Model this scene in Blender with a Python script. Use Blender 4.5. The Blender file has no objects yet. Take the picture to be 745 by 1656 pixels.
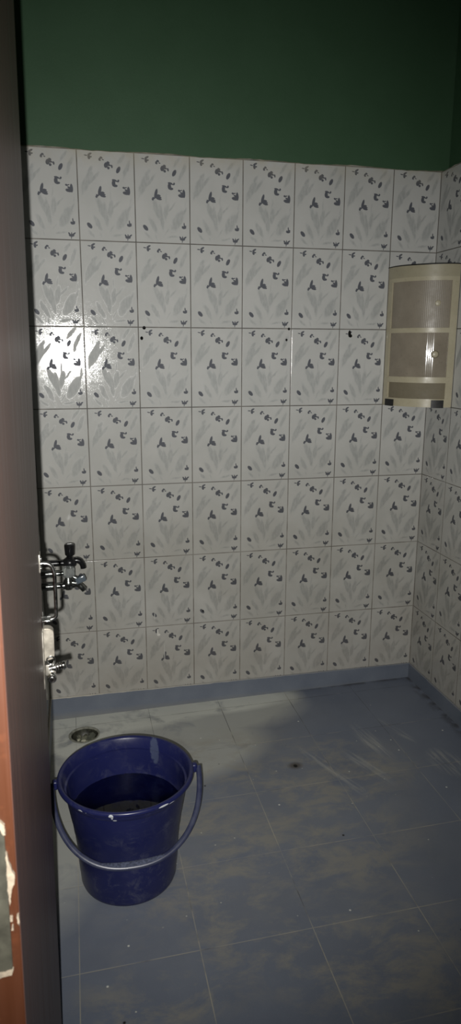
import bpy, bmesh, math, random
from mathutils import Vector, Matrix
random.seed(4)
S = bpy.context.scene
COL = S.collection
PI = math.pi

# ------------------------------------------------------------------ helpers
def link(name, bm, mat, parent=None, smooth=True, auto=None):
    me = bpy.data.meshes.new(name)
    bmesh.ops.recalc_face_normals(bm, faces=bm.faces)
    bm.to_mesh(me); bm.free()
    for m in (mat if isinstance(mat, (list, tuple)) else [mat]):
        me.materials.append(m)
    if smooth:
        for p in me.polygons: p.use_smooth = True
        try: me.set_sharp_from_angle(angle=math.radians(auto or 40))
        except Exception: pass
    o = bpy.data.objects.new(name, me); COL.objects.link(o)
    if parent: o.parent = parent
    return o

def props(o, label=None, cat=None, group=None, kind=None):
    if label: o['label'] = label
    if cat: o['category'] = cat
    if group: o['group'] = group
    if kind: o['kind'] = kind
    return o

def empty(name, loc=(0, 0, 0)):
    o = bpy.data.objects.new(name, None); COL.objects.link(o); o.location = loc
    o.empty_display_size = .05
    return o

def box(bm, a, b, bev=0, seg=2):
    r = bmesh.ops.create_cube(bm, size=1)
    vs = r['verts']
    for v in vs:
        v.co = Vector(((a[i] + b[i]) / 2 + v.co[i] * (b[i] - a[i]) for i in range(3)))
    if bev:
        es = list({e for v in vs for e in v.link_edges})
        bmesh.ops.bevel(bm, geom=es, offset=bev, segments=seg, profile=.5, affect='EDGES')
    return bm

def frame_of(d):
    d = d.normalized()
    up = Vector((0, 0, 1)) if abs(d.z) < .95 else Vector((1, 0, 0))
    s = d.cross(up).normalized(); t = s.cross(d).normalized()
    return s, t

def tube(bm, pts, rad, n=14, caps=True, flat=1.0):
    """tube through points, parallel-transported frame; rad float or list"""
    pts = [Vector(p) for p in pts]; N = len(pts)
    rad = rad if isinstance(rad, (list, tuple)) else [rad] * N
    rings = []; s = None
    for i, p in enumerate(pts):
        d = (pts[min(i + 1, N - 1)] - pts[max(i - 1, 0)]).normalized()
        if s is None: s, t = frame_of(d)
        else:
            s = (s - d * s.dot(d)).normalized(); t = s.cross(d).normalized()
        rings.append([bm.verts.new(p + (s * math.cos(a) + t * flat * math.sin(a)) * rad[i])
                      for a in [2 * PI * k / n for k in range(n)]])
    for i in range(N - 1):
        for k in range(n):
            bm.faces.new((rings[i][k], rings[i][(k + 1) % n], rings[i + 1][(k + 1) % n], rings[i + 1][k]))
    if caps:
        bm.faces.new(rings[0][::-1]); bm.faces.new(rings[-1])
    return bm

def smooth_path(ctrl, n=8):
    P = [Vector(c) for c in ctrl]; out = []
    for i in range(len(P) - 1):
        p0 = P[max(i - 1, 0)]; p1 = P[i]; p2 = P[i + 1]; p3 = P[min(i + 2, len(P) - 1)]
        for k in range(n):
            t = k / n
            out.append(.5 * ((2 * p1) + (-p0 + p2) * t + (2 * p0 - 5 * p1 + 4 * p2 - p3) * t * t + (-p0 + 3 * p1 - 3 * p2 + p3) * t ** 3))
    out.append(P[-1]); return out

def lathe(bm, prof, c, n=96, axis='z', closed=False):
    """prof list of (r, h); revolve about axis through c"""
    c = Vector(c); rings = []
    for r, h in prof:
        ring = []
        if r < 1e-6:
            q = {'z': (0, 0, h), 'x': (h, 0, 0), 'y': (0, h, 0)}[axis]
            rings.append([bm.verts.new(c + Vector(q))]); continue
        for k in range(n):
            a = 2 * PI * k / n; u, v = r * math.cos(a), r * math.sin(a)
            q = {'z': (u, v, h), 'x': (h, u, v), 'y': (v, h, u)}[axis]
            ring.append(bm.verts.new(c + Vector(q)))
        rings.append(ring)
    def join(A, B):
        if len(A) == 1 and len(B) == 1: return
        for k in range(n):
            k2 = (k + 1) % n
            if len(A) == 1: bm.faces.new((A[0], B[k2], B[k]))
            elif len(B) == 1: bm.faces.new((A[k], A[k2], B[0]))
            else: bm.faces.new((A[k], A[k2], B[k2], B[k]))
    for i in range(len(rings) - 1): join(rings[i], rings[i + 1])
    if closed: join(rings[-1], rings[0])
    return bm

# ------------------------------------------------------------------ node helpers
class NT:
    def __init__(s, name):
        s.m = bpy.data.materials.new(name); s.m.use_nodes = True
        s.t = s.m.node_tree; s.t.nodes.clear()
        s.out = s.n('ShaderNodeOutputMaterial'); s.b = s.n('ShaderNodeBsdfPrincipled')
        s.t.links.new(s.b.outputs[0], s.out.inputs[0])
    def n(s, typ, **kw):
        x = s.t.nodes.new(typ)
        for k, v in kw.items(): setattr(x, k, v)
        return x
    def set(s, sock, v):
        if hasattr(v, 'is_output') or isinstance(v, bpy.types.NodeSocket): s.t.links.new(v, sock)
        else: sock.default_value = v
    def math(s, op, a, b=0.0, c=None, clamp=False):
        x = s.n('ShaderNodeMath', operation=op); x.use_clamp = clamp
        s.set(x.inputs[0], a); s.set(x.inputs[1], b)
        if c is not None: s.set(x.inputs[2], c)
        return x.outputs[0]
    def mix(s, f, a, b):
        x = s.n('ShaderNodeMix', data_type='RGBA'); s.set(x.inputs['Factor'], f)
        s.set(x.inputs[6], a); s.set(x.inputs[7], b); return x.outputs[2]
    def rng(s, v, a, b, c=0.0, d=1.0, smooth=False):
        x = s.n('ShaderNodeMapRange'); x.interpolation_type = 'SMOOTHSTEP' if smooth else 'LINEAR'
        s.set(x.inputs[0], v); x.inputs[1].default_value = a; x.inputs[2].default_value = b
        x.inputs[3].default_value = c; x.inputs[4].default_value = d; return x.outputs[0]
    def noise(s, vec, scale, detail=3, rough=.55, dist=0, color=False):
        x = s.n('ShaderNodeTexNoise'); s.set(x.inputs['Vector'], vec)
        x.inputs['Scale'].default_value = scale; x.inputs['Detail'].default_value = detail
        x.inputs['Roughness'].default_value = rough; x.inputs['Distortion'].default_value = dist
        return x.outputs['Color' if color else 'Fac']
    def obj(s): return s.n('ShaderNodeTexCoord').outputs['Object']
    def sep(s, v):
        x = s.n('ShaderNodeSeparateXYZ'); s.set(x.inputs[0], v); return x.outputs
    def comb(s, x, y, z=0.0):
        c = s.n('ShaderNodeCombineXYZ'); s.set(c.inputs[0], x); s.set(c.inputs[1], y); s.set(c.inputs[2], z); return c.outputs[0]
    def mapping(s, v, loc=(0, 0, 0), rot=(0, 0, 0), scale=(1, 1, 1), typ='POINT'):
        x = s.n('ShaderNodeMapping', vector_type=typ); s.set(x.inputs[0], v)
        x.inputs['Location'].default_value = loc; x.inputs['Rotation'].default_value = rot
        x.inputs['Scale'].default_value = scale; return x.outputs[0]
    def ell(s, v, cx, cy, rx, ry, deg):
        q = s.mapping(v, (cx, cy, 0), (0, 0, math.radians(deg)), (rx, ry, 1), 'TEXTURE')
        g = s.n('ShaderNodeTexGradient', gradient_type='SPHERICAL'); s.set(g.inputs[0], q); return g.outputs['Fac']
    def bump(s, h, strength, dist=.001):
        x = s.n('ShaderNodeBump'); s.set(x.inputs['Height'], h); x.inputs['Strength'].default_value = strength
        x.inputs['Distance'].default_value = dist; s.t.links.new(x.outputs[0], s.b.inputs['Normal'])
    def P(s, **kw):
        for k, v in kw.items(): s.set(s.b.inputs[k.replace('_', ' ')], v)
        return s.m

def rgb(r, g, b):
    f = lambda c: (c / 255 / 12.92) if c / 255 <= .04045 else ((c / 255 + .055) / 1.055) ** 2.4
    return (f(r), f(g), f(b), 1)

def simple(name, col, rough=.5, metal=0.0, coat=0.0, nscale=40, namt=.25, bump=0.0, **kw):
    t = NT(name); v = t.obj(); f = t.noise(v, nscale, 4)
    c = t.mix(t.rng(f, .3, .7), tuple(x * (1 - namt) for x in col[:3]) + (1,), tuple(min(1, x * (1 + namt)) for x in col[:3]) + (1,))
    t.P(Base_Color=c, Roughness=t.rng(f, .3, .7, max(0.02, rough - .06), rough + .08), Metallic=metal, Coat_Weight=coat, **kw)
    if bump: t.bump(f, bump)
    return t.m

# ------------------------------------------------------------------ printed ceramic tile (200 x 300 mm)
BIRDS = [ # printed motifs in tile drawing units: cx, cy, rx, ry, angle
 (204,102,13,18,0),(212,74,22,9,-28),(172,88,17,5,8),(224,100,9,7,-20),(205,118,10,6,0),
 (316,112,17,9,-45),(330,102,13,8,30),(346,122,10,5,20),(314,128,11,6,0),
 (376,172,19,25,15),(398,148,15,12,25),(400,198,13,12,30),(404,170,16,9,0),(426,174,14,5,0),(436,182,8,15,-10),
 (502,212,33,17,-62),
 (449,345,17,29,0),(458,316,24,10,12),(466,368,22,12,0),(488,326,14,5,10),(499,318,9,11,20),
 (604,412,14,38,-4),(578,435,33,16,8),(582,410,20,9,30),(554,384,13,9,20),(572,382,14,5,-20),
 (302,425,14,46,14),(312,452,26,18,40),(334,440,18,8,15),(334,474,28,11,12),(338,458,22,8,10),(276,470,13,9,30),(268,482,10,12,0),
 (185,770,32,18,48),
 (602,754,22,13,0),(604,726,6,20,-5),(585,750,7,11,0),(616,744,9,11,20),
 (584,876,26,12,0),(564,864,8,20,-30),(606,862,8,24,52),(585,862,6,18,0),(582,896,4,14,10)]
STROKES = [
 (175,340,115,34,-66,1.),(245,300,95,16,-52,.8),(215,225,48,18,-50,.7),(130,430,60,14,-75,.5),
 (312,590,120,28,68,.9),(356,650,125,22,82,1.),(412,600,90,26,-82,.8),(468,560,75,12,-48,.6),
 (535,690,115,44,-60,1.),(592,620,95,14,-62,.7),(268,745,90,24,62,.85),(205,850,62,16,42,.6),
 (480,856,70,13,-8,.6),(590,200,100,20,-68,.8),(535,105,75,18,-52,.7),(412,470,80,9,-84,.4),
 (620,520,60,10,-80,.35),(420,790,70,10,-60,.4),(300,860,50,10,70,.4)]
K = .2 / 590
def tile_mat(name, uexpr, voff=0.0, marks=()):
    t = NT(name); v = t.obj(); X, Y, Z = t.sep(v)
    U = uexpr(t, X, Y)                     # metres along the wall
    V = t.math('SUBTRACT', 2.1, Z)
    wob = t.noise(v, 3.0, 1)
    u = t.math('FLOORED_MODULO', U, .2); w = t.math('FLOORED_MODULO', V, .3)
    iu = t.math('FLOOR', t.math('DIVIDE', U, .2)); iw = t.math('FLOOR', t.math('DIVIDE', V, .3))
    wn = t.n('ShaderNodeTexWhiteNoise', noise_dimensions='2D'); t.set(wn.inputs['Vector'], t.comb(iu, iw))
    rnd = wn.outputs['Value']
    # local drawing coordinates with small print irregularity
    loc = t.comb(u, w)
    nz = t.noise(v, 220, 2, color=True)
    vm = t.n('ShaderNodeVectorMath', operation='MULTIPLY_ADD'); t.set(vm.inputs[0], nz)
    vm.inputs[1].default_value = (.0016,) * 3; t.set(vm.inputs[2], loc)
    lv = vm.outputs[0]
    m = None
    for cx, cy, rx, ry, a in BIRDS:
        e = t.ell(lv, (cx - 78) * K + .0008, (cy - 35) * K + .0008, rx * 1.35 * K, ry * 1.35 * K, a)
        m = e if m is None else t.math('MAXIMUM', m, e)
    birds = t.rng(m, .10, .26)
    # soft brush strokes
    nz2 = t.noise(v, 26, 3, color=True)
    vm2 = t.n('ShaderNodeVectorMath', operation='MULTIPLY_ADD'); t.set(vm2.inputs[0], nz2)
    vm2.inputs[1].default_value = (.016,) * 3; t.set(vm2.inputs[2], loc)
    sv = vm2.outputs[0]; s = None
    for cx, cy, rx, ry, a, wgt in STROKES:
        e = t.ell(sv, (cx - 78) * K + .008, (cy - 35) * K + .008, rx * 1.35 * K, ry * 1.5 * K, a)
        e = t.math('MULTIPLY', e, wgt)
        s = e if s is None else t.math('MAXIMUM', s, e)
    streak = t.noise(t.mapping(v, rot=(0, 0, 0), scale=(1, 1, .35)), 120, 3)
    strokes = t.math('MULTIPLY', t.rng(s, .05, .42), t.rng(streak, .3, .62, .5, 1.0))
    glaze = t.mix(t.rng(t.noise(v, 9, 4), .3, .7), (.50, .505, .485, 1), (.56, .56, .54, 1))
    glaze = t.mix(t.math('MULTIPLY', rnd, .10), glaze, (.40, .40, .38, 1))
    c = t.mix(t.math('MULTIPLY', strokes, .62), glaze, (.285, .30, .295, 1))
    c = t.mix(t.math('MULTIPLY', birds, .93), c, (.072, .078, .098, 1))
    # grout: dark upper rows, washed-out pale in the lower rows
    du = t.math('MINIMUM', u, t.math('SUBTRACT', .2, u)); dw = t.math('MINIMUM', w, t.math('SUBTRACT', .3, w))
    d = t.math('MINIMUM', du, dw)
    grout = t.rng(d, .0013, .0023, 1, 0)
    zf = t.rng(t.math('ADD', Z, t.math('MULTIPLY', wob, .5)), 1.0, 1.35)
    gcol = t.mix(zf, (.27, .26, .235, 1), (.060, .052, .042, 1))
    gcol = t.mix(t.rng(t.noise(v, 14, 3), .45, .6), gcol, (.14, .125, .105, 1))
    c = t.mix(t.math('MULTIPLY', grout, .9), c, gcol)
    # grime: warm film on the lowest tiles and the uncut top edge, plus painted flash falloff
    g1 = t.math('MULTIPLY', t.rng(Z, .45, .05), t.rng(t.noise(v, 7, 4), .3, .65, .35, 1))
    c = t.mix(t.math('MULTIPLY', t.math('MULTIPLY', g1, .28), t.math('SUBTRACT', 1.0, t.math('MULTIPLY', birds, .7))), c, (.33, .285, .245, 1))
    falloff = t.math('MULTIPLY', t.rng(Z, 1.30, .60), t.rng(t.noise(v, 4, 4), .25, .6, .6, 1))  # flash falloff put into the colour: tiles darken downward, with a warm soapy tint
    film_or_falloff = t.n('ShaderNodeVectorMath', operation='MULTIPLY'); t.set(film_or_falloff.inputs[0], c); film_or_falloff.inputs[1].default_value = (.70, .68, .64)
    c = t.mix(falloff, c, film_or_falloff.outputs[0])
    g2 = t.math('MULTIPLY', t.rng(Z, 2.04, 2.10), t.rng(t.noise(v, 18, 3), .35, .6))
    c = t.mix(t.math('MULTIPLY', g2, .45), c, (.42, .38, .27, 1))
    for mx, mz, rx, rz, col in marks:
        e = t.ell(t.comb(U, Z), mx, mz, rx, rz, 0)
        c = t.mix(t.rng(e, .08, .22), c, col)
    # glaze: sparkling orange-peel, printed strokes are duller
    pr_ = t.math('MAXIMUM', strokes, birds)
    matte = t.rng(pr_, .10, .30)
    rough = t.math('ADD', t.math('MULTIPLY', matte, .44), t.rng(t.noise(v, 60, 2), .3, .7, .05, .11))
    rough = t.math('MAXIMUM', rough, t.math('MULTIPLY', grout, .7))
    t.P(Base_Color=c, Roughness=rough, Specular_IOR_Level=t.math('SUBTRACT', .5, t.math('MULTIPLY', matte, .33)))
    peel = t.noise(v, 330, 2, .6)
    h = t.math('SUBTRACT', t.math('MULTIPLY', peel, .35), t.math('MULTIPLY', t.rng(d, .0006, .0026, 1, 0), 1.6))
    t.bump(h, .70, .0006)
    return t.m

BLK = (.004, .004, .004, 1); WHT = (.6, .58, .53, 1)
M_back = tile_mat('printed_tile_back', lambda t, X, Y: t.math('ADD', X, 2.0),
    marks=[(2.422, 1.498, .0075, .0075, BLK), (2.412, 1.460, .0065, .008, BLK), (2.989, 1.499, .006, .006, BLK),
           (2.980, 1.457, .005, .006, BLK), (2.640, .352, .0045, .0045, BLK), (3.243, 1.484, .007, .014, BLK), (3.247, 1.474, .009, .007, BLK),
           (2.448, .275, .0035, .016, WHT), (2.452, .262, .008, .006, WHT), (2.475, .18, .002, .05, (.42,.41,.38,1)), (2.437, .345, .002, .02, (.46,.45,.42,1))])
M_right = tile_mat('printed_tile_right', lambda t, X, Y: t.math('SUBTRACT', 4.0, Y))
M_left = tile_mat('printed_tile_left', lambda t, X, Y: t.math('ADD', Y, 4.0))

def paint_mat():
    t = NT('green_wall_paint'); v = t.obj()
    f = t.noise(v, 5, 5, .6)
    c = t.mix(t.rng(f, .3, .7), (.036, .090, .042, 1), (.043, .102, .050, 1))
    st = t.noise(t.mapping(v, scale=(1, 1, .15)), 6, 3)
    c = t.mix(t.rng(st, .55, .8, 0, .25), c, (.031, .078, .042, 1))
    t.P(Base_Color=c, Roughness=.62)
    t.bump(t.noise(v, 160, 3), .25, .001); return t.m
M_paint = paint_mat()
M_plaster = simple('cream_plaster_edge', (.40, .37, .27, 1), .8, nscale=60, bump=.4)

def floor_mat():
    t = NT('blue_grey_floor_tile'); v = t.obj(); X, Y, Z = t.sep(v)
    u = t.math('FLOORED_MODULO', t.math('ADD', X, 5.9 - .0 ), .3)   # joints at x = .1, .4, .7 ...
    w = t.math('FLOORED_MODULO', t.math('ADD', Y, 6.275), .295)
    d = t.math('MINIMUM', t.math('MINIMUM', u, t.math('SUBTRACT', .3, u)), t.math('MINIMUM', w, t.math('SUBTRACT', .295, w)))
    wn = t.n('ShaderNodeTexWhiteNoise', noise_dimensions='2D')
    t.set(wn.inputs['Vector'], t.comb(t.math('FLOOR', t.math('DIVIDE', t.math('ADD', X, 5.9), .3)), t.math('FLOOR', t.math('DIVIDE', t.math('ADD', Y, 6.275), .295))))
    base = t.mix(t.rng(t.noise(v, 4, 5, .6), .3, .7), (.118, .138, .182, 1), (.158, .180, .225, 1))
    base = t.mix(t.math('MULTIPLY', wn.outputs['Value'], .25), base, (.16, .175, .21, 1))
    # fine grain
    base = t.mix(t.rng(t.noise(v, 420, 2), .62, .78, 0, .35), base, (.28, .30, .33, 1))
    p2 = t.comb(X, Y)
    def region(lst, lo=.0, hi=.45):
        s = None
        for e in lst:
            q = t.ell(p2, *e); s = q if s is None else t.math('MAXIMUM', s, q)
        return t.rng(s, lo, hi)
    # chalky dried film round the drain and along the back
    chalk = region([(.22, -.16, .62, .34, 0), (.62, -.10, .50, .24, 0), (.02, -.45, .26, .75, 0), (.9, -.05, .2, .14, 0), (.5, -.35, .4, .25, 10)])
    n1 = t.noise(v, 6.5, 6, .62, .6)
    chalk = t.math('MULTIPLY', t.rng(chalk, .1, .8), t.rng(n1, .28, .46, .45, 1))
    c = t.mix(t.math('MULTIPLY', chalk, .66), base, (.50, .50, .44, 1))
    strip = t.math('MULTIPLY', region([(.25, -.03, .55, .17, 0), (.66, -.03, .42, .11, -3), (.12, -.18, .2, .16, 0)], .05, .3), t.rng(n1, .32, .48))
    c = t.mix(t.math('MULTIPLY', strip, .72), c, (.66, .67, .60, 1))
    # brown-grey soil smears
    soil = region([(.70, -.90, .55, .50, 20), (.62, -.55, .42, .35, 0), (.55, -1.15, .45, .35, 0), (.80, -1.35, .35, .25, 0), (1.0, -1.5, .18, .08, 15), (.30, -1.35, .25, .15, 0), (1.05, -.62, .3, .25, 0)])
    n2 = t.noise(t.mapping(v, rot=(0, 0, .5), scale=(1, 1.6, 1)), 7, 8, .72, .35)
    n3 = t.noise(v, 2.6, 2, .5)
    soil = t.math('MULTIPLY', soil, t.math('MULTIPLY', t.rng(n2, .45, .60), t.rng(n3, .36, .52, .35, 1)))
    c = t.mix(t.math('MULTIPLY', soil, .56), c, (.29, .268, .21, 1))
    film_or_falloff = t.math('MULTIPLY', region([(.6, -.7, .9, .8, 0)]), t.rng(t.noise(v, 3, 4), .35, .65))
    c = t.mix(t.math('MULTIPLY', film_or_falloff, .28), c, (.24, .235, .21, 1))
    # brushed pale wipe marks
    for cx, cy, rx, ry, a in [(1.21, -.47, .12, .030, 100), (1.13, -.62, .12, .022, 112), (1.00, -.62, .16, .02, 112), (1.42, -.66, .08, .05, 95), (1.34, -.42, .09, .015, 110)]:
        e = t.math('MULTIPLY', t.rng(t.ell(p2, cx, cy, rx * 1.3, ry * 1.4, a), 0, .5), t.rng(t.noise(t.mapping(v, rot=(0, 0, math.radians(a)), scale=(5, .5, 1), typ='TEXTURE'), 40, 4), .42, .66))
        c = t.mix(t.math('MULTIPLY', e, .5), c, (.38, .38, .35, 1))
    # dark dirty ring with a hole
    e = t.ell(p2, .878, -.551, .035, .028, 0); c = t.mix(t.rng(e, .05, .6, 0, .7), c, (.05, .035, .02, 1))
    e = t.ell(p2, .878, -.553, .009, .011, 0); c = t.mix(t.rng(e, .05, .3), c, (.004, .004, .004, 1))
    # brown grime where floor meets the right-hand skirting and at the back corner
    gr = t.math('MULTIPLY', t.math('MAXIMUM', t.rng(X, 1.55, 1.59), t.math('MULTIPLY', t.rng(Y, -.03, -.008), t.rng(X, 1.0, 1.2))), t.rng(t.noise(v, 22, 4), .40, .6))
    c = t.mix(t.math('MULTIPLY', gr, .7), c, (.035, .028, .022, 1))
    # joints
    gn = t.noise(v, 10, 3)
    gc = t.mix(t.rng(t.math('ADD', gn, t.rng(Y, -.8, -.2, .10, -.12)), .42, .55), (.06, .06, .065, 1), (.36, .335, .27, 1))
    c = t.mix(t.math('MULTIPLY', t.rng(d, .0006, .0019, 1, 0), t.rng(t.noise(v, 6, 3), .35, .62, .15, .8)), c, gc)
    # small pale specks and dark crumbs
    vo = t.n('ShaderNodeTexVoronoi'); t.set(vo.inputs['Vector'], v); vo.inputs['Scale'].default_value = 17
    pick = t.sep(vo.outputs['Color'])
    sp = t.math('MULTIPLY', t.rng(vo.outputs['Distance'], .035, .07, 1, 0), t.rng(pick[0], .70, .72))
    c = t.mix(sp, c, (.62, .62, .56, 1))
    sp2 = t.math('MULTIPLY', t.rng(vo.outputs['Distance'], .04, .09, 1, 0), t.rng(pick[1], .90, .92))
    c = t.mix(sp2, c, (.012, .01, .008, 1))
    vo2 = t.n('ShaderNodeTexVoronoi'); t.set(vo2.inputs['Vector'], v); vo2.inputs['Scale'].default_value = 31
    pk = t.sep(vo2.outputs['Color'])
    sp3 = t.math('MULTIPLY', t.rng(vo2.outputs['Distance'], .04, .09, 1, 0), t.math('MULTIPLY', t.rng(pk[0], .80, .82), t.rng(t.noise(v, 3, 2), .42, .5)))
    c = t.mix(sp3, c, (.50, .50, .44, 1))
    t.P(Base_Color=c, Roughness=t.rng(t.noise(v, 8, 4), .3, .7, .42, .6), Specular_IOR_Level=.35)
    h = t.math('SUBTRACT', t.math('MULTIPLY', t.noise(v, 260, 3), .4), t.rng(d, .0008, .003, 1, 0))
    t.bump(h, .25, .0008)
    return t.m
M_floor = floor_mat()

def skirt_mat():
    t = NT('blue_grey_skirting_tile'); v = t.obj(); X, Y, Z = t.sep(v)
    c = t.mix(t.rng(t.noise(v, 7, 5), .3, .7), (.110, .128, .165, 1), (.145, .165, .20, 1))
    c = t.mix(t.rng(t.noise(v, 300, 2), .6, .8, 0, .4), c, (.22, .24, .27, 1))
    z2 = t.math('ADD', Z, t.math('MULTIPLY', t.noise(v, 20, 3), .008))
    c = t.mix(t.math('MULTIPLY', t.rng(z2, .0235, .026), t.rng(X, 1.2, .2, .2, .9)), c, (.48, .45, .38, 1))
    c = t.mix(t.math('MULTIPLY', t.rng(z2, -.035, -.065), .45), c, (.20, .19, .155, 1))
    t.P(Base_Color=c, Roughness=.5); t.bump(t.noise(v, 200, 3), .2, .0008); return t.m
M_skirt = skirt_mat()

# ------------------------------------------------------------------ room shell
XR, YF, ZT, ZC = 1.60, -2.16, 2.10, 3.05
def fz(x): return -.074 + .0185 * x          # floor falls towards the drain
def struct(o): o['kind'] = 'structure'; return o

def tiled_wall(name, p0, p1, inward, recess, tmat, seg=90):
    """tiled up to 2.10 m, painted plaster above set back by `recess`, uneven mortar edge between"""
    bm = bmesh.new(); p0, p1, n = Vector(p0), Vector(p1), Vector(inward)
    rows = []
    rng = random.Random(name)
    wob = [0] * (seg + 1)
    for i in range(seg + 1): wob[i] = .0025 * math.sin(i * .31) + rng.uniform(-.0012, .0012)
    for i in range(seg + 1):
        p = p0.lerp(p1, i / seg); r = -n * recess; b = -n * .10
        rows.append([bm.verts.new(p + q) for q in (Vector((0, 0, -.16)), Vector((0, 0, ZT + wob[i])),
                     r + Vector((0, 0, ZT + wob[i] + .003)), r + Vector((0, 0, ZC)), b + Vector((0, 0, ZC)), b + Vector((0, 0, -.16)))])
    for i in range(seg):
        for k in range(6):
            k2 = (k + 1) % 6
            f = bm.faces.new((rows[i][k], rows[i + 1][k], rows[i + 1][k2], rows[i][k2]))
            f.material_index = {0: 0, 1: 2}.get(k, 1)
    bm.faces.new(rows[0][::-1]).material_index = 1; bm.faces.new(rows[-1]).material_index = 1
    return struct(link(name, bm, [tmat, M_paint, M_plaster], smooth=False))
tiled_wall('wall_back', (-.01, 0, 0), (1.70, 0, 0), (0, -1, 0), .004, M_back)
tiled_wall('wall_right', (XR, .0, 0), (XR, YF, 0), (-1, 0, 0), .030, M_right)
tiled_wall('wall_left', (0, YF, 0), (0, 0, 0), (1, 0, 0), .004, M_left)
# front wall with the doorway
DX0, DX1, DH = .085, .80, 1.95
bm = bmesh.new()
for a, b in [((-.1, YF - .11, -.16), (DX0 - .055, YF, ZC)), ((DX1 + .05, YF - .11, -.16), (XR + .1, YF, ZC)), ((DX0 - .055, YF - .11, DH + .12), (DX1 + .05, YF, ZC))]:
    box(bm, a, b)
struct(link('wall_front', bm, M_paint, smooth=False))
bm = bmesh.new(); box(bm, (-.1, YF - .11, ZC), (XR + .12, .1, ZC + .1))
struct(link('ceiling', bm, simple('ceiling_whitewash', (.45, .46, .43, 1), .8), smooth=False))
# floor with the drain opening
DC = (.133, -.150); DR = .0535
bm = bmesh.new()
nseg = 40
ring = [bm.verts.new((DC[0] + DR * math.cos(2 * PI * k / nseg), DC[1] + DR * math.sin(2 * PI * k / nseg), 0)) for k in range(nseg)]
Q = .105
sq = []
for k in range(nseg):
    a = 2 * PI * k / nseg; s = Q / max(abs(math.cos(a)), abs(math.sin(a)))
    sq.append(bm.verts.new((DC[0] + s * math.cos(a), DC[1] + s * math.sin(a), 0)))
for k in range(nseg): bm.faces.new((ring[k], ring[(k + 1) % nseg], sq[(k + 1) % nseg], sq[k]))
x0, x1, y0, y1 = DC[0] - Q, DC[0] + Q, DC[1] - Q, DC[1] + Q
XA, XB, YA, YB = -.1, 1.7, -3.6, .1
def quad(a, b, c, d): bm.faces.new([bm.verts.new((*p, 0)) for p in (a, b, c, d)])
quad((XA, YA), (XB, YA), (XB, y0), (XA, y0)); quad((XA, y1), (XB, y1), (XB, YB), (XA, YB))
quad((XA, y0), (x0, y0), (x0, y1), (XA, y1)); quad((x1, y0), (XB, y0), (XB, y1), (x1, y1))
for v in bm.verts: v.co.z = fz(v.co.x)
for f in bm.faces:
    f.normal_update()
    if f.normal.z < 0: f.normal_flip()
me = bpy.data.meshes.new('floor'); bm.to_mesh(me); bm.free(); me.materials.append(M_floor)
fo = bpy.data.objects.new('floor', me); COL.objects.link(fo); struct(fo)
# skirting
def skirting(name, a, b, seg=30):
    bm = bmesh.new()
    for i in range(1): box(bm, a, b, .0012, 1)
    return struct(link(name, bm, M_skirt, smooth=False))
skirting('baseboard_back', (0, -.007, -.10), (XR, -.0002, .024))
skirting('baseboard_right', (XR - .007, YF, -.10), (XR - .0002, -.007, .024))
skirting('baseboard_left', (.0002, YF, -.10), (.007, -.007, .024))

# ------------------------------------------------------------------ door frame and open door
def wood_mat(name, a, b, rough, streak=1.0):
    t = NT(name); v = t.obj()
    f = t.noise(t.mapping(v, scale=(60, 60, 1.6)), 1.6, 5, .6)
    c = t.mix(t.rng(f, .3, .7), a, b)
    c = t.mix(t.rng(t.noise(v, 70, 3), .60, .75, 0, .3), c, tuple(x * 1.8 for x in b[:3]) + (1,))
    t.P(Base_Color=c, Roughness=t.rng(f, .3, .7, rough - .07, rough + .1), Specular_IOR_Level=.36)
    t.bump(f, .35 * streak, .001); return t.m
M_door = wood_mat('dark_brown_door_paint', (.072, .034, .025, 1), (.115, .056, .043, 1), .40)
M_edge = wood_mat('red_brown_gloss_paint', (.026, .0082, .0032, 1), (.034, .0105, .0040, 1), .42, .6)
M_frame = wood_mat('red_brown_frame_paint', (.055, .017, .008, 1), (.075, .022, .010, 1), .42)

bm = bmesh.new()
box(bm, (DX0 - .055, YF - .105, -.14), (DX0 - .022, YF - .005, DH + .06), .002)
struct(link('trim_1', bm, M_frame, smooth=False))
bm = bmesh.new(); box(bm, (DX1, YF - .105, -.14), (DX1 + .05, YF - .005, DH + .06), .002)
struct(link('trim_2', bm, M_frame, smooth=False))
bm = bmesh.new(); box(bm, (DX0 - .055, YF - .105, DH + .06), (DX1 + .05, YF - .005, DH + .12), .002)
struct(link('trim_3', bm, M_frame, smooth=False))

# leaf local frame: x = out of the visible face, y = from hinge edge to lock edge, z up ; origin at hinge edge
LY = -2.213; LW = .650
leaf_m = Matrix.Translation((.0748, LY, 0)) @ Matrix.Rotation(math.radians(.50), 4, 'Z') @ Matrix.Rotation(math.radians(.745), 4, 'Y')
TH = .034
bm = bmesh.new(); box(bm, (-TH, 0, -.030), (0, LW, 1.93), .0015)
for f in bm.faces:
    f.normal_update()
    if f.normal.y < -.5: f.material_index = 1
door = link('door_1', bm, [M_door, M_edge], smooth=False); door.matrix_world = leaf_m; struct(door)

M_chrome = simple('worn_chrome', (.62, .62, .60, 1), .16, 1.0, nscale=120, namt=.2)
M_dullsteel = simple('dull_zinc_steel', (.33, .31, .27, 1), .42, .85, nscale=90, namt=.3, bump=.1)
M_putty = simple('cream_paint_chips', (.13, .105, .075, 1), .8, nscale=200, bump=.5)
M_hinge = simple('oxidised_hinge_plate', (.020, .019, .0125, 1), .6, .1, nscale=55, namt=.45, bump=.3)

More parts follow.
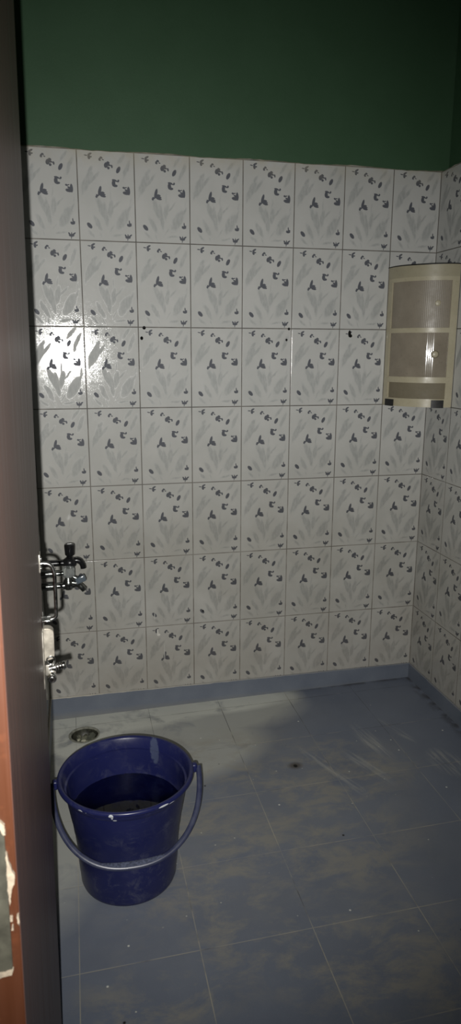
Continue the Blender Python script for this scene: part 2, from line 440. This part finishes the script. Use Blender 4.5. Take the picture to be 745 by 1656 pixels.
# hinge on the leaf's edge (faces the doorway)
def plate_outline(bm, pts, y0, y1):
    A = [bm.verts.new((x, y0, z)) for x, z in pts]; B = [bm.verts.new((x, y1, z)) for x, z in pts]
    n = len(pts)
    bm.faces.new(A); bm.faces.new(B[::-1])
    for k in range(n): bm.faces.new((A[k], B[k], B[(k + 1) % n], A[(k + 1) % n]))
hz0, hz1 = .922, 1.062; hx0, hx1 = -.0325, -.0075
bm = bmesh.new()
pts = [(hx0, hz0), (hx1 - .002, hz0)] + [(hx1, hz0 + .003), (hx1, hz1 - .012)] + [(hx1 - .006 + .006 * math.cos(a), hz1 - .006 + .006 * math.sin(a)) for a in [k * PI / 12 for k in range(0, 7)]] + [(hx0, hz1)]
plate_outline(bm, pts, -.0022, .0004)
hinge = link('hinge', bm, M_hinge, door, smooth=False); hinge['label'] = 'oxidised grey hinge plate with chipped cream edges'
for hx, hz in [(-.0215, .972), (-.0215, 1.022)]:
    bm = bmesh.new(); lathe(bm, [(0, -.0042), (.0025, -.0041), (.0045, -.0032), (.005, -.0015), (.005, 0)], (hx, 0, hz), 24, 'y')
    link('screw', bm, M_dullsteel, hinge)
def chip(pts, y0=-.0032, y1=.0002, seed=1):
    rr = random.Random(seed); bm = bmesh.new(); out = []
    for i in range(len(pts)):
        a = pts[i]; b = pts[(i + 1) % len(pts)]
        n = max(1, int(math.dist(a, b) / .002))
        for k in range(n): out.append((a[0] + (b[0] - a[0]) * k / n + rr.uniform(-.0004, .0004), a[1] + (b[1] - a[1]) * k / n + rr.uniform(-.0004, .0004)))
    plate_outline(bm, out, y0, y1); return bm
chips = [[(-.0325, .9155), (-.0085, .919), (-.0072, .9235), (-.0325, .9215)],
         [(-.0200, 1.0635), (-.011, 1.0630), (-.0068, 1.058), (-.0068, 1.050), (-.0080, 1.050), (-.0115, 1.0585), (-.0200, 1.0600)],
         [(-.0072, 1.036), (-.0050, 1.022), (-.0014, 1.012), (-.0020, 1.005), (-.0046, 1.000), (-.0066, .985), (-.0076, 1.000)],
         [(-.0068, .9700), (-.0052, .9700), (-.0052, .9735), (-.0068, .9735)],
         [(-.0064, .9620), (-.0048, .9620), (-.0048, .9650), (-.0064, .9650)],
         [(-.0018, .968), (-.0004, .964), (-.0004, .975), (-.0016, .974)]]
for i, cpts in enumerate(chips):
    o = link('paint_chip', chip(cpts, seed=i), M_putty, hinge, smooth=False)
    if i == 0: o['label'] = 'cream paint chips round the hinge'

# pull handle near the lock edge
HY = .613
bm = bmesh.new()
path = smooth_path([(.000, HY, 1.082), (.010, HY, 1.082), (.018, HY, 1.078), (.0225, HY, 1.067), (.0235, HY, 1.05), (.0235, HY, 1.00), (.0220, HY, .990), (.014, HY, .986), (.000, HY, .986)], 6)
tube(bm, path, .0032, 14)
handle = link('door_handle', bm, M_chrome, door); handle['label'] = 'slim chrome pull handle'
bm = bmesh.new(); box(bm, (.000, HY - .012, 1.070), (.0022, HY + .012, 1.100), .0008); link('base_plate', bm, M_dullsteel, handle)
bm = bmesh.new(); box(bm, (.000, HY - .012, .965), (.0022, HY + .012, .996), .0008)
box(bm, (.002, HY - .011, .984), (.0145, HY + .011, .9885), .001); link('base_plate', bm, M_chrome, handle)
for z in (1.092, 1.076):
    bm = bmesh.new(); lathe(bm, [(.0032, .002), (.003, .0036), (.0018, .0045), (0, .0048)], (0, HY - .006, z), 18, 'x'); link('screw', bm, M_chrome, handle)

# sliding bolt below: back plate, padlock cover, round rod, ridged knob
bm = bmesh.new(); box(bm, (0, HY - .020, .872), (.0018, HY + .022, .972), .0006)
bolt = link('sliding_bolt', bm, M_dullsteel, door); bolt['label'] = 'dull steel sliding bolt with ridged chrome knob'
M_hasp = simple('scuffed_pale_steel', (.34, .31, .26, 1), .38, .6, nscale=70, namt=.25, bump=.2)
bm = bmesh.new()
prof = [(.002, .972), (.012, .971), (.0175, .966), (.0180, .955), (.0180, .925), (.0165, .918), (.002, .914)]
A = [bm.verts.new((x, HY - .004, z)) for x, z in prof]; B = [bm.verts.new((x, HY + .014, z)) for x, z in prof]
bm.faces.new(A); bm.faces.new(B[::-1])
for k in range(len(prof)): bm.faces.new((A[k], B[k], B[(k + 1) % len(prof)], A[(k + 1) % len(prof)]))
bmesh.ops.bevel(bm, geom=list(bm.edges), offset=.0012, segments=2, affect='EDGES')
link('hasp_cover', bm, M_hasp, bolt)
bm = bmesh.new()
ringp = [(.0115 + .0062 * math.cos(a), HY - .006, .9165 + .0072 * math.sin(a)) for a in [2 * PI * k / 24 for k in range(25)]]
tube(bm, ringp, .0016, 10, caps=False); link('lock_eye', bm, M_chrome, bolt)
bm = bmesh.new(); tube(bm, [(.0125, HY - .012, .886), (.0125, HY + .034, .886)], .0062, 24)
lathe(bm, [(0, -.0150), (.0035, -.0150), (.0036, -.0135), (.0062, -.0140), (.0076, -.012), (.0076, -.006), (.0062, -.005)], (.0125, HY, .886), 24, 'y')
link('rod', bm, M_chrome, bolt)
bm = bmesh.new(); 
pr = [(0, .012), (.0045, .012), (.0045, .018)]
for k in range(4): pr += [(.0062, .019 + k * .0045), (.0062, .0215 + k * .0045), (.0052, .0222 + k * .0045)]
pr += [(.0062, .037), (.0055, .039), (0, .039)]
lathe(bm, pr, (0, 0, 0), 28, 'x')
k = link('knob', bm, M_chrome, bolt); k.matrix_local = Matrix.Translation((-.003, HY - .004, .8985)) @ Matrix.Rotation(math.radians(-12), 4, 'Y')
bm = bmesh.new(); box(bm, (.0018, HY + .004, .884), (.019, HY + .012, .904), .002); link('guide', bm, M_dullsteel, bolt)

# ------------------------------------------------------------------ taps on the left wall
M_black = simple('black_tap_plastic', (.010, .010, .011, 1), .22, nscale=50, namt=.3)
M_acr = NT('clear_acrylic'); M_acr.P(Base_Color=(.82, .86, .84, 1), Roughness=.06, Transmission_Weight=.82, IOR=1.49); M_acr = M_acr.m
M_blueacr = NT('bluish_acrylic'); M_blueacr.P(Base_Color=(.17, .21, .25, 1), Roughness=.18, Transmission_Weight=.5, IOR=1.49); M_blueacr = M_blueacr.m
M_darkchrome = simple('tarnished_chrome', (.20, .21, .20, 1), .20, .95, nscale=120, namt=.5, bump=.1)
TY = -.25
tap = empty('black_tap', (0, -.200, .670)); props(tap, 'black plastic bib tap with round knob, the higher tap on the left wall', 'tap')
def P(o): return Matrix.Translation((0, 0, 0))
bm = bmesh.new(); tube(bm, [(.0005, 0, -.012), (.105, 0, -.012)], .0115, 20)
lathe(bm, [(0, -.001), (.024, -.001), (.024, .004), (.016, .012), (.011, .014)], (0, 0, -.012), 28, 'x'); link('stem', bm, M_black, tap)
bm = bmesh.new(); lathe(bm, [(0, -.026), (.014, -.024), (.023, -.015), (.0258, -.002), (.023, .008), (.015, .014), (.0105, .018), (.0105, .022), (0, .022)], (.110, 0, -.008), 32, 'z'); link('tap_body', bm, M_black, tap)
bm = bmesh.new(); tube(bm, smooth_path([(.115, 0, -.010), (.134, 0, -.004), (.148, 0, -.010), (.156, 0, -.024), (.158, 0, -.036)], 6), [.0115] * 13 + [.0105] * 12, 20); link('spout', bm, M_black, tap)
bm = bmesh.new(); lathe(bm, [(0, .016), (.014, .016), (.0175, .019), (.0192, .050), (.0188, .056), (.016, .0585), (.006, .0590), (0, .0588)], (.112, 0, 0), 36, 'z'); link('knob', bm, M_black, tap)

mt = empty('chrome_tap', (0, -.310, .634)); props(mt, 'tarnished chrome tap with clear acrylic knob, below the black tap', 'tap')
for z in (.020, -.026):
    bm = bmesh.new(); lathe(bm, [(0, -.001), (.019, -.001), (.019, .010), (.0145, .013), (.0145, .050), (.0165, .052), (.0165, .058), (.010, .060), (.009, .092), (0, .092)], (0, 0, z), 28, 'x')
    link('inlet', bm, M_darkchrome, mt)
bm = bmesh.new(); lathe(bm, [(0, -.042), (.012, -.040), (.017, -.032), (.019, -.020), (.017, -.008), (.012, .000), (.010, .012), (0, .012)], (.104, 0, 0), 32, 'z')
tube(bm, [(.085, 0, -.026), (.125, 0, -.024)], [.014, .012], 20); link('tap_body', bm, M_darkchrome, mt)
bm = bmesh.new(); lathe(bm, [(0, .006), (.018, .006), (.0220, .010), (.0220, .034), (.0195, .040), (0, .041)], (.106, 0, 0), 10, 'z'); o = link('knob', bm, M_acr, mt, auto=20); o['label'] = 'clear faceted acrylic knob'
bm = bmesh.new(); lathe(bm, [(0, .010), (.006, .010), (.006, .034), (0, .034)], (.106, 0, 0), 16, 'z'); link('spindle', bm, M_chrome, mt)
bm = bmesh.new(); tube(bm, smooth_path([(.112, 0, -.016), (.130, 0, -.020), (.146, 0, -.032), (.158, 0, -.046)], 6), [.013] * 9 + [.0105] * 10, 20); link('spout', bm, M_darkchrome, mt)
bm = bmesh.new(); box(bm, (-.018, -.011, -.011), (.018, .011, .011), .004)
o = link('lever', bm, M_blueacr, mt); o.matrix_local = Matrix.Translation((.146, -.006, -.004)) @ Matrix.Rotation(math.radians(-22), 4, 'Y'); o['label'] = 'pale blue translucent lever'
bm = bmesh.new(); tube(bm, [(.110, 0, .010), (.140, -.004, -.004)], .006, 14); link('lever_arm', bm, M_darkchrome, mt)

# ------------------------------------------------------------------ corner cabinet
CX = 1.6
def arcbox(bm, r0, r1, a0, a1, z0, z1, n=24, rib=0, wave=0):
    """curved slab between radii r0<r1 about the room corner"""
    R = []
    for i in range(n + 1):
        a = math.radians(a0 + (a1 - a0) * i / n)
        rr = r1 + (rib * (1 if (i // 2) % 2 else -1) if rib else 0)
        q = lambda r, z: bm.verts.new((CX - r * math.cos(a), -r * math.sin(a), z))
        R.append([q(r0, z0), q(rr, z0), q(rr, z1), q(r0, z1)])
    for i in range(n):
        for k in range(4):
            bm.faces.new((R[i][k], R[i + 1][k], R[i + 1][(k + 1) % 4], R[i][(k + 1) % 4]))
    bm.faces.new(R[0][::-1]); bm.faces.new(R[-1]); return bm
def plastic(name, a, b, rough, spec=.5, var=.09):
    t = NT(name); v = t.obj()
    c = t.mix(t.rng(t.noise(v, 14, 5), .3, .7), a, b)
    c = t.mix(t.rng(t.noise(v, 90, 4), .58, .75, 0, .35), c, tuple(x * .6 for x in a[:3]) + (1,))
    t.P(Base_Color=c, Roughness=t.rng(t.noise(v, 30, 3), .3, .7, rough - var, rough + var), Specular_IOR_Level=spec); return t.m
M_cream = plastic('aged_cream_plastic', (.40, .36, .25, 1), (.47, .43, .31, 1), .36)
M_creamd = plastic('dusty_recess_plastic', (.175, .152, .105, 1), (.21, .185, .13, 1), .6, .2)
M_smoke = plastic('frosted_acrylic', (.235, .205, .160, 1), (.285, .25, .195, 1), .42)
M_ribbed = plastic('ribbed_acrylic', (.23, .20, .155, 1), (.285, .25, .195, 1), .075, .22, .01)
cab = empty('corner_cabinet', (CX, 0, 1.20)); props(cab, 'cream plastic corner cabinet with curved front and two frosted doors', 'cabinet')
def cpart(name, bm, m, parent=cab, **k):
    bmesh.ops.translate(bm, verts=bm.verts, vec=(-CX, 0, -1.20))
    o = link(name, bm, m, parent, **k); return o
bm = bmesh.new()   # carcass: floor, top, thin curved shell behind the doors
def wedge(bm, z0, z1, r=.197, n=30):
    A = []; B = []
    for z, L in ((z0, A), (z1, B)):
        L.append(bm.verts.new((CX - .001, -.001, z)))
        for i in range(n + 1):
            a = PI / 2 * i / n; L.append(bm.verts.new((CX - .001 - (r - .001) * math.cos(a), -.001 - (r - .001) * math.sin(a), z)))
    bm.faces.new(A); bm.faces.new(B[::-1])
    for k in range(len(A)): bm.faces.new((A[k], B[k], B[(k + 1) % len(A)], A[(k + 1) % len(A)]))
wedge(bm, 1.200, 1.206); wedge(bm, 1.732, 1.7372); wedge(bm, 1.488, 1.494, .185)
arcbox(bm, .180, .187, .6, 89.4, 1.206, 1.732, 40)
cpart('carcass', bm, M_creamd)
bm = bmesh.new()   # frame
arcbox(bm, .186, .200, .6, 9.2, 1.200, 1.7372, 6); arcbox(bm, .186, .200, 81.2, 89.4, 1.200, 1.7372, 6)
arcbox(bm, .186, .1998, 8.9, 81.5, 1.678, 1.7372, 40)
arcbox(bm, .186, .1998, 8.9, 81.5, 1.4855, 1.5035, 40)
arcbox(bm, .186, .1998, 8.9, 81.5, 1.2940, 1.3165, 40)
arcbox(bm, .186, .1998, 8.9, 81.5, 1.2000, 1.2320, 40)
cpart('frame', bm, M_cream)
bm = bmesh.new(); arcbox(bm, .1990, .2012, .8, 89.2, 1.6925, 1.7360, 40); cpart('header_band', bm, plastic('aged_cream_header', (.33, .30, .21, 1), (.39, .355, .25, 1), .4))
bm = bmesh.new(); arcbox(bm, .188, .1955, 9.0, 81.4, 1.5030, 1.6785, 146, rib=.00012); up = cpart('door', bm, M_smoke, auto=30); up['label'] = 'frosted upper door panel'
bm = bmesh.new(); arcbox(bm, .188, .1955, 9.0, 81.4, 1.3160, 1.4860, 146, rib=.00011); lo = cpart('door', bm, M_ribbed, auto=30); lo['label'] = 'ribbed lower door panel'
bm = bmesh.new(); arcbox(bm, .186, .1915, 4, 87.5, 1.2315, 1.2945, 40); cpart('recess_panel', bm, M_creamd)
def disc_on(a, z, r, m, par, name, r0=.1958, h=.003, rim=None):
    aa = math.radians(a); d = Vector((-math.cos(aa), -math.sin(aa), 0))
    c = Vector((CX - CX, 0, -1.20)) + d * r0 + Vector((0, 0, z))
    bm = bmesh.new(); lathe(bm, [(0, h), (r * .75, h), (r * .93, h * .75), (r, h * .3), (r, -.002), (0, -.002)], (0, 0, 0), 32, 'x')
    M = Matrix.Translation(c) @ Vector((1, 0, 0)).rotation_difference(d).to_matrix().to_4x4()
    bmesh.ops.transform(bm, matrix=M, verts=bm.verts)
    return link(name, bm, m, par)
disc_on(67.1, 1.595, .0110, M_cream, up, 'finger_knob')
disc_on(67.5, 1.404, .0155, M_creamd, lo, 'knob_ring', h=.0022)
disc_on(67.5, 1.404, .0118, M_cream, lo, 'finger_knob', h=.0042)
M_blackp = simple('black_rubber_catch', (.008, .008, .008, 1), .45, nscale=80, namt=.4)
for a0, a1, z0, z1 in ((8.2, 21.5, 1.199, 1.226), (66.5, 80.0, 1.198, 1.2285)):
    bm = bmesh.new(); arcbox(bm, .1995, .2055, a0, a1, z0, z1, 8); bmesh.ops.bevel(bm, geom=[e for e in bm.edges if e.calc_face_angle(0) > .8], offset=.0012, segments=2, affect='EDGES')
    cpart('catch', bm, M_blackp)
bm = bmesh.new()
tube(bm, [(CX - .2022 * math.cos(math.radians(a)), -.2022 * math.sin(math.radians(a)), 1.7372 + (.0006 * math.sin(a * .1))) for a in range(0, 91, 3)], .0019, 10)
cpart('cord', bm, M_blackp)['label'] = 'thin black cord along the top edge'

# ------------------------------------------------------------------ bucket
BC = (.246, -.944); BZ = -.0690
def bucket_mat():
    t = NT('scuffed_navy_plastic'); v = t.obj(); X, Y, Z = t.sep(v)
    c = t.mix(t.rng(t.noise(v, 6, 3), .3, .7), (.0095, .0120, .058, 1), (.0125, .0155, .076, 1))
    n = t.noise(v, 22, 8, .76, .5)
    m = t.math('MULTIPLY', t.rng(n, .50, .66), t.rng(t.noise(v, 4.5, 3), .38, .54))
    c = t.mix(t.math('MULTIPLY', m, .50), c, (.085, .09, .125, 1))
    sc = t.noise(t.mapping(v, rot=(.2, .1, .3), scale=(1, 1, 6)), 22, 5, .7)
    c = t.mix(t.rng(sc, .60, .72, 0, .25), c, (.10, .105, .14, 1))
    # white paint drips on the collar
    def mark(cx, cz, rx, rz):
        front = t.rng(Y, -.12, -.14)
        return t.math('MULTIPLY', t.rng(t.ell(t.comb(X, Z), cx, cz, rx, rz, 0), .08, .25), front)
    for mk in [(-.052, .3245, .007, .0065), (-.049, .317, .0035, .012), (-.042, .304, .006, .0022), (-.128, .322, .0065, .0055), (-.114, .318, .0016, .007), (.118, .315, .004, .006), (.108, .322, .010, .003), (.085,.326,.016,.003)]:
        c = t.mix(mark(*mk), c, (.55, .57, .60, 1))
    back = t.rng(Y, .10, .13)
    e = t.math('MULTIPLY', t.rng(t.math('MULTIPLY', t.ell(t.comb(X, Z), .095, .300, .014, .045, 0), t.rng(t.noise(v, 60, 4), .35, .55)), .03, .2), back)
    c = t.mix(t.math('MULTIPLY', e, .35), c, (.13, .16, .22, 1))
    t.P(Base_Color=c, Roughness=t.rng(n, .3, .7, .26, .42), Specular_IOR_Level=.4)
    t.bump(t.noise(v, 90, 4), .12, .001); return t.m
M_bucket = bucket_mat()
bk = empty('bucket', (BC[0], BC[1], BZ)); props(bk, 'scuffed navy blue plastic bucket with hanging bail handle, on the tiled floor', 'bucket')
prof = [(0, .006), (.110, .006), (.118, .000), (.128, .000), (.1335, .004), (.1365, .013), (.1385, .040), (.1395, .046), (.1415, .075),
        (.1435, .120), (.1485, .170), (.1500, .174), (.1550, .220), (.1610, .270), (.1640, .290), (.1650, .298), (.1740, .2995), (.1765, .302), (.1785, .312), (.1800, .318),
        (.1865, .3190), (.1895, .3225), (.1900, .3270), (.1880, .3315), (.1840, .3330), (.1790, .3315), (.1755, .3270), (.1710, .300), (.1640, .262), (.1560, .215), (.1460, .165), (.1400, .115), (.1345, .040), (.130, .014), (.120, .010), (0, .010)]
bm = bmesh.new(); lathe(bm, prof, (0, 0, 0), 128); link('bucket_body', bm, M_bucket, bk, auto=50)
for s in (-1, 1):
    bm = bmesh.new()
    box(bm, (s * .186 if s > 0 else -.203, -.010, .303), (.203 if s > 0 else -.186, .010, .330), .006, 3)
    link('handle_ear', bm, M_bucket, bk)
M_bail = NT('blue_grey_bail_plastic'); v = M_bail.obj()
M_bail.P(Base_Color=M_bail.mix(M_bail.rng(M_bail.noise(v, 30, 4), .35, .65), (.022, .026, .062, 1), (.048, .054, .090, 1)), Roughness=.32); M_bail = M_bail.m
# bail: local coordinates relative to bucket origin
pts = []
E0 = Vector((-.204, 0, .320)); E1 = Vector((.206, 0, .320)); Bt = Vector((-.008, -.179, .164))
for i in range(49):
    a = PI * i / 48; cx = (E0.x + E1.x) / 2
    c_, s_ = math.cos(a), math.sin(a)
    x = cx - (E1.x - E0.x) / 2 * math.copysign(abs(c_) ** .86, c_)
    f = abs(s_) ** .92
    pts.append((x, Bt.y * f, .320 + (Bt.z - .320) * f))
bm = bmesh.new(); tube(bm, pts, .0078, 16, flat=.6); bail = link('bail_handle', bm, M_bail, bk); bail['label'] = 'blue-grey bail handle hanging at the front'
M_grip = simple('cloudy_grip_plastic', (.075, .085, .13, 1), .35, nscale=160, namt=.5, bump=.3)
bm = bmesh.new()
g = pts[18:31]
n = len(g); A = []; B = []
for i, p_ in enumerate(g):
    w = math.sin(PI * i / (n - 1)); p_ = Vector(p_)
    A.append(p_ + Vector((0, -.003, .001))); B.append(p_ + Vector((0, -.001 + .0 * w, .002 + .015 * w ** .6)))
va = [bm.verts.new(q) for q in A]; vb = [bm.verts.new(q) for q in B]; vc = [bm.verts.new(q + Vector((0, .004, 0))) for q in A]; vd = [bm.verts.new(q + Vector((0, .003, 0))) for q in B]
for i in range(n - 1):
    for L, Rr in ((va, vb), (vb, vd), (vd, vc), (vc, va)):
        bm.faces.new((L[i], L[i + 1], Rr[i + 1], Rr[i]))
bm.faces.new((va[0], vb[0], vd[0], vc[0])); bm.faces.new((va[-1], vb[-1], vd[-1], vc[-1]))
link('grip', bm, M_grip, bail)['label'] = 'cloudy grip web in the middle of the handle'

# water in the bucket
W = NT('still_water'); W.P(Base_Color=(.22, .30, .55, 1), Roughness=.0, Transmission_Weight=1.0, IOR=1.333)
W.bump(W.noise(W.obj(), 9, 2), .05, .002); W = W.m
zw = .222
bm = bmesh.new(); lathe(bm, [(.1562, zw + .0002), (.1545, zw - .0008), (.10, zw - .001), (0, zw - .001)], (0, 0, 0), 96)
for f in bm.faces: f.normal_update()
wt = link('bucket_water', bm, W, smooth=True, auto=30); wt.location = (BC[0], BC[1], BZ)
props(wt, 'still dark water filling the navy bucket', 'water', kind='stuff')

# ------------------------------------------------------------------ floor drain with broken cement rubble
dz = fz(DC[0])
dr = empty('floor_drain', (DC[0], DC[1], dz)); props(dr, 'round open floor drain near the back wall, clogged with rubble', 'drain')
M_wet = simple('grimy_drain_cement', (.034, .034, .024, 1), .45, nscale=70, namt=.6, bump=.5)
M_lip = simple('worn_drain_rim', (.22, .22, .18, 1), .6, nscale=50, namt=.4, bump=.5)
bm = bmesh.new(); lathe(bm, [(.0540, -.0015), (.0530, -.014), (.049, -.030), (.040, -.038), (0, -.039), (0, -.045), (.052, -.041), (.0600, -.014), (.0590, -.0015)], (0, 0, 0), 48); link('bowl', bm, M_wet, dr)
bm = bmesh.new(); lathe(bm, [(.0525, -.005), (.0528, .0004), (.0545, .0014), (.0590, .0012), (.0620, .0002), (.0620, -.001), (.056, -.005)], (0, 0, 0), 64, closed=True)
rr = random.Random(3)
for v_ in bm.verts:
    v_.co.x += rr.uniform(-.0006, .0006); v_.co.y += rr.uniform(-.0006, .0006)
link('rim', bm, M_lip, dr)
M_rub = simple('broken_cement', (.115, .115, .08, 1), .7, nscale=90, namt=.5, bump=.6)
bm = bmesh.new()
for i in range(34):
    a = rr.uniform(0, 2 * PI); q = .034 * math.sqrt(rr.random()); s = rr.uniform(.004, .011)
    r_ = bmesh.ops.create_icosphere(bm, subdivisions=1, radius=s)
    for v_ in r_['verts']:
        v_.co = Vector((v_.co.x * rr.uniform(.7, 1.2) + q * math.cos(a), v_.co.y * rr.uniform(.7, 1.2) + q * math.sin(a), v_.co.z * .55 - .026 + rr.uniform(0, .010)))
link('rubble', bm, M_rub, dr, auto=10)['kind'] = 'stuff'
for cx_, cy_, s_ in ((-.004, -.022, .0095), (.006, -.030, .007), (-.024, -.012, .005)):
    bm = bmesh.new(); r_ = bmesh.ops.create_icosphere(bm, subdivisions=2, radius=s_)
    for v_ in bm.verts: v_.co = Vector((v_.co.x * 1.2 + cx_, v_.co.y + cy_, v_.co.z * .6 - .014)) + Vector([rr.uniform(-.0012, .0012) for _ in range(3)])
    link('cement_chunk', bm, simple('pale_cement_chunk', (.42, .41, .31, 1), .7, nscale=90, namt=.3, bump=.4), dr, auto=10)
bm = bmesh.new()
pl_ = [(.004, -.030), (.034, -.022), (.043, .002), (.034, .022), (.016, .018), (.020, .004), (.010, -.008)]
A = [bm.verts.new((x, y, -.006)) for x, y in pl_]; B = [bm.verts.new((x, y, -.0105)) for x, y in pl_]
bm.faces.new(A); bm.faces.new(B[::-1])
for k in range(len(pl_)): bm.faces.new((A[k], B[k], B[(k + 1) % len(pl_)], A[(k + 1) % len(pl_)]))
link('cracked_cover', bm, simple('cracked_drain_cover', (.10, .105, .075, 1), .5, nscale=60, namt=.5, bump=.5), dr, smooth=False)

# ------------------------------------------------------------------ camera and phone flash
cam = bpy.data.cameras.new('camera'); co = bpy.data.objects.new('camera', cam); COL.objects.link(co); S.camera = co
F = 1128.08
right = Vector((0.97597237, -0.2178714, 0.00316044)); down = Vector((-0.0462237, -0.22119354, -0.97413387)); fwd = Vector((0.21293497, 0.95058165, -0.2259496))
CP = Vector((0.14864277, -2.71318863, 1.41705517))
M = Matrix(((right.x, -down.x, -fwd.x, CP.x), (right.y, -down.y, -fwd.y, CP.y), (right.z, -down.z, -fwd.z, CP.z), (0, 0, 0, 1)))
co.matrix_world = M
cam.sensor_fit = 'VERTICAL'; cam.sensor_height = 24; cam.lens = F / 1656 * 24; cam.clip_start = .02
cam.dof.use_dof = True; cam.dof.focus_distance = 2.65; cam.dof.aperture_fstop = cam.lens / 2.0

ld = bpy.data.lights.new('phone_flash', 'SPOT'); ld.energy = 190; ld.color = (1.0, .985, .95); ld.shadow_soft_size = .0045
ld.spot_size = math.radians(95); ld.spot_blend = 1.0
lo_ = bpy.data.objects.new('phone_flash', ld); COL.objects.link(lo_)
lp = CP + Vector((-.018, -.0, -.024)); lo_.location = lp
aim = Vector((.36, 0, .82)) - lp
lo_.rotation_euler = aim.to_track_quat('-Z', 'Y').to_euler()

w = bpy.data.worlds.new('world'); S.world = w; w.use_nodes = True
w.node_tree.nodes['Background'].inputs[0].default_value = (.5, .6, .7, 1); w.node_tree.nodes['Background'].inputs[1].default_value = .004
S.view_settings.view_transform = 'Standard'; S.view_settings.look = 'None'; S.view_settings.gamma = 1; S.view_settings.use_curve_mapping = False
S.view_settings.exposure = 0.0
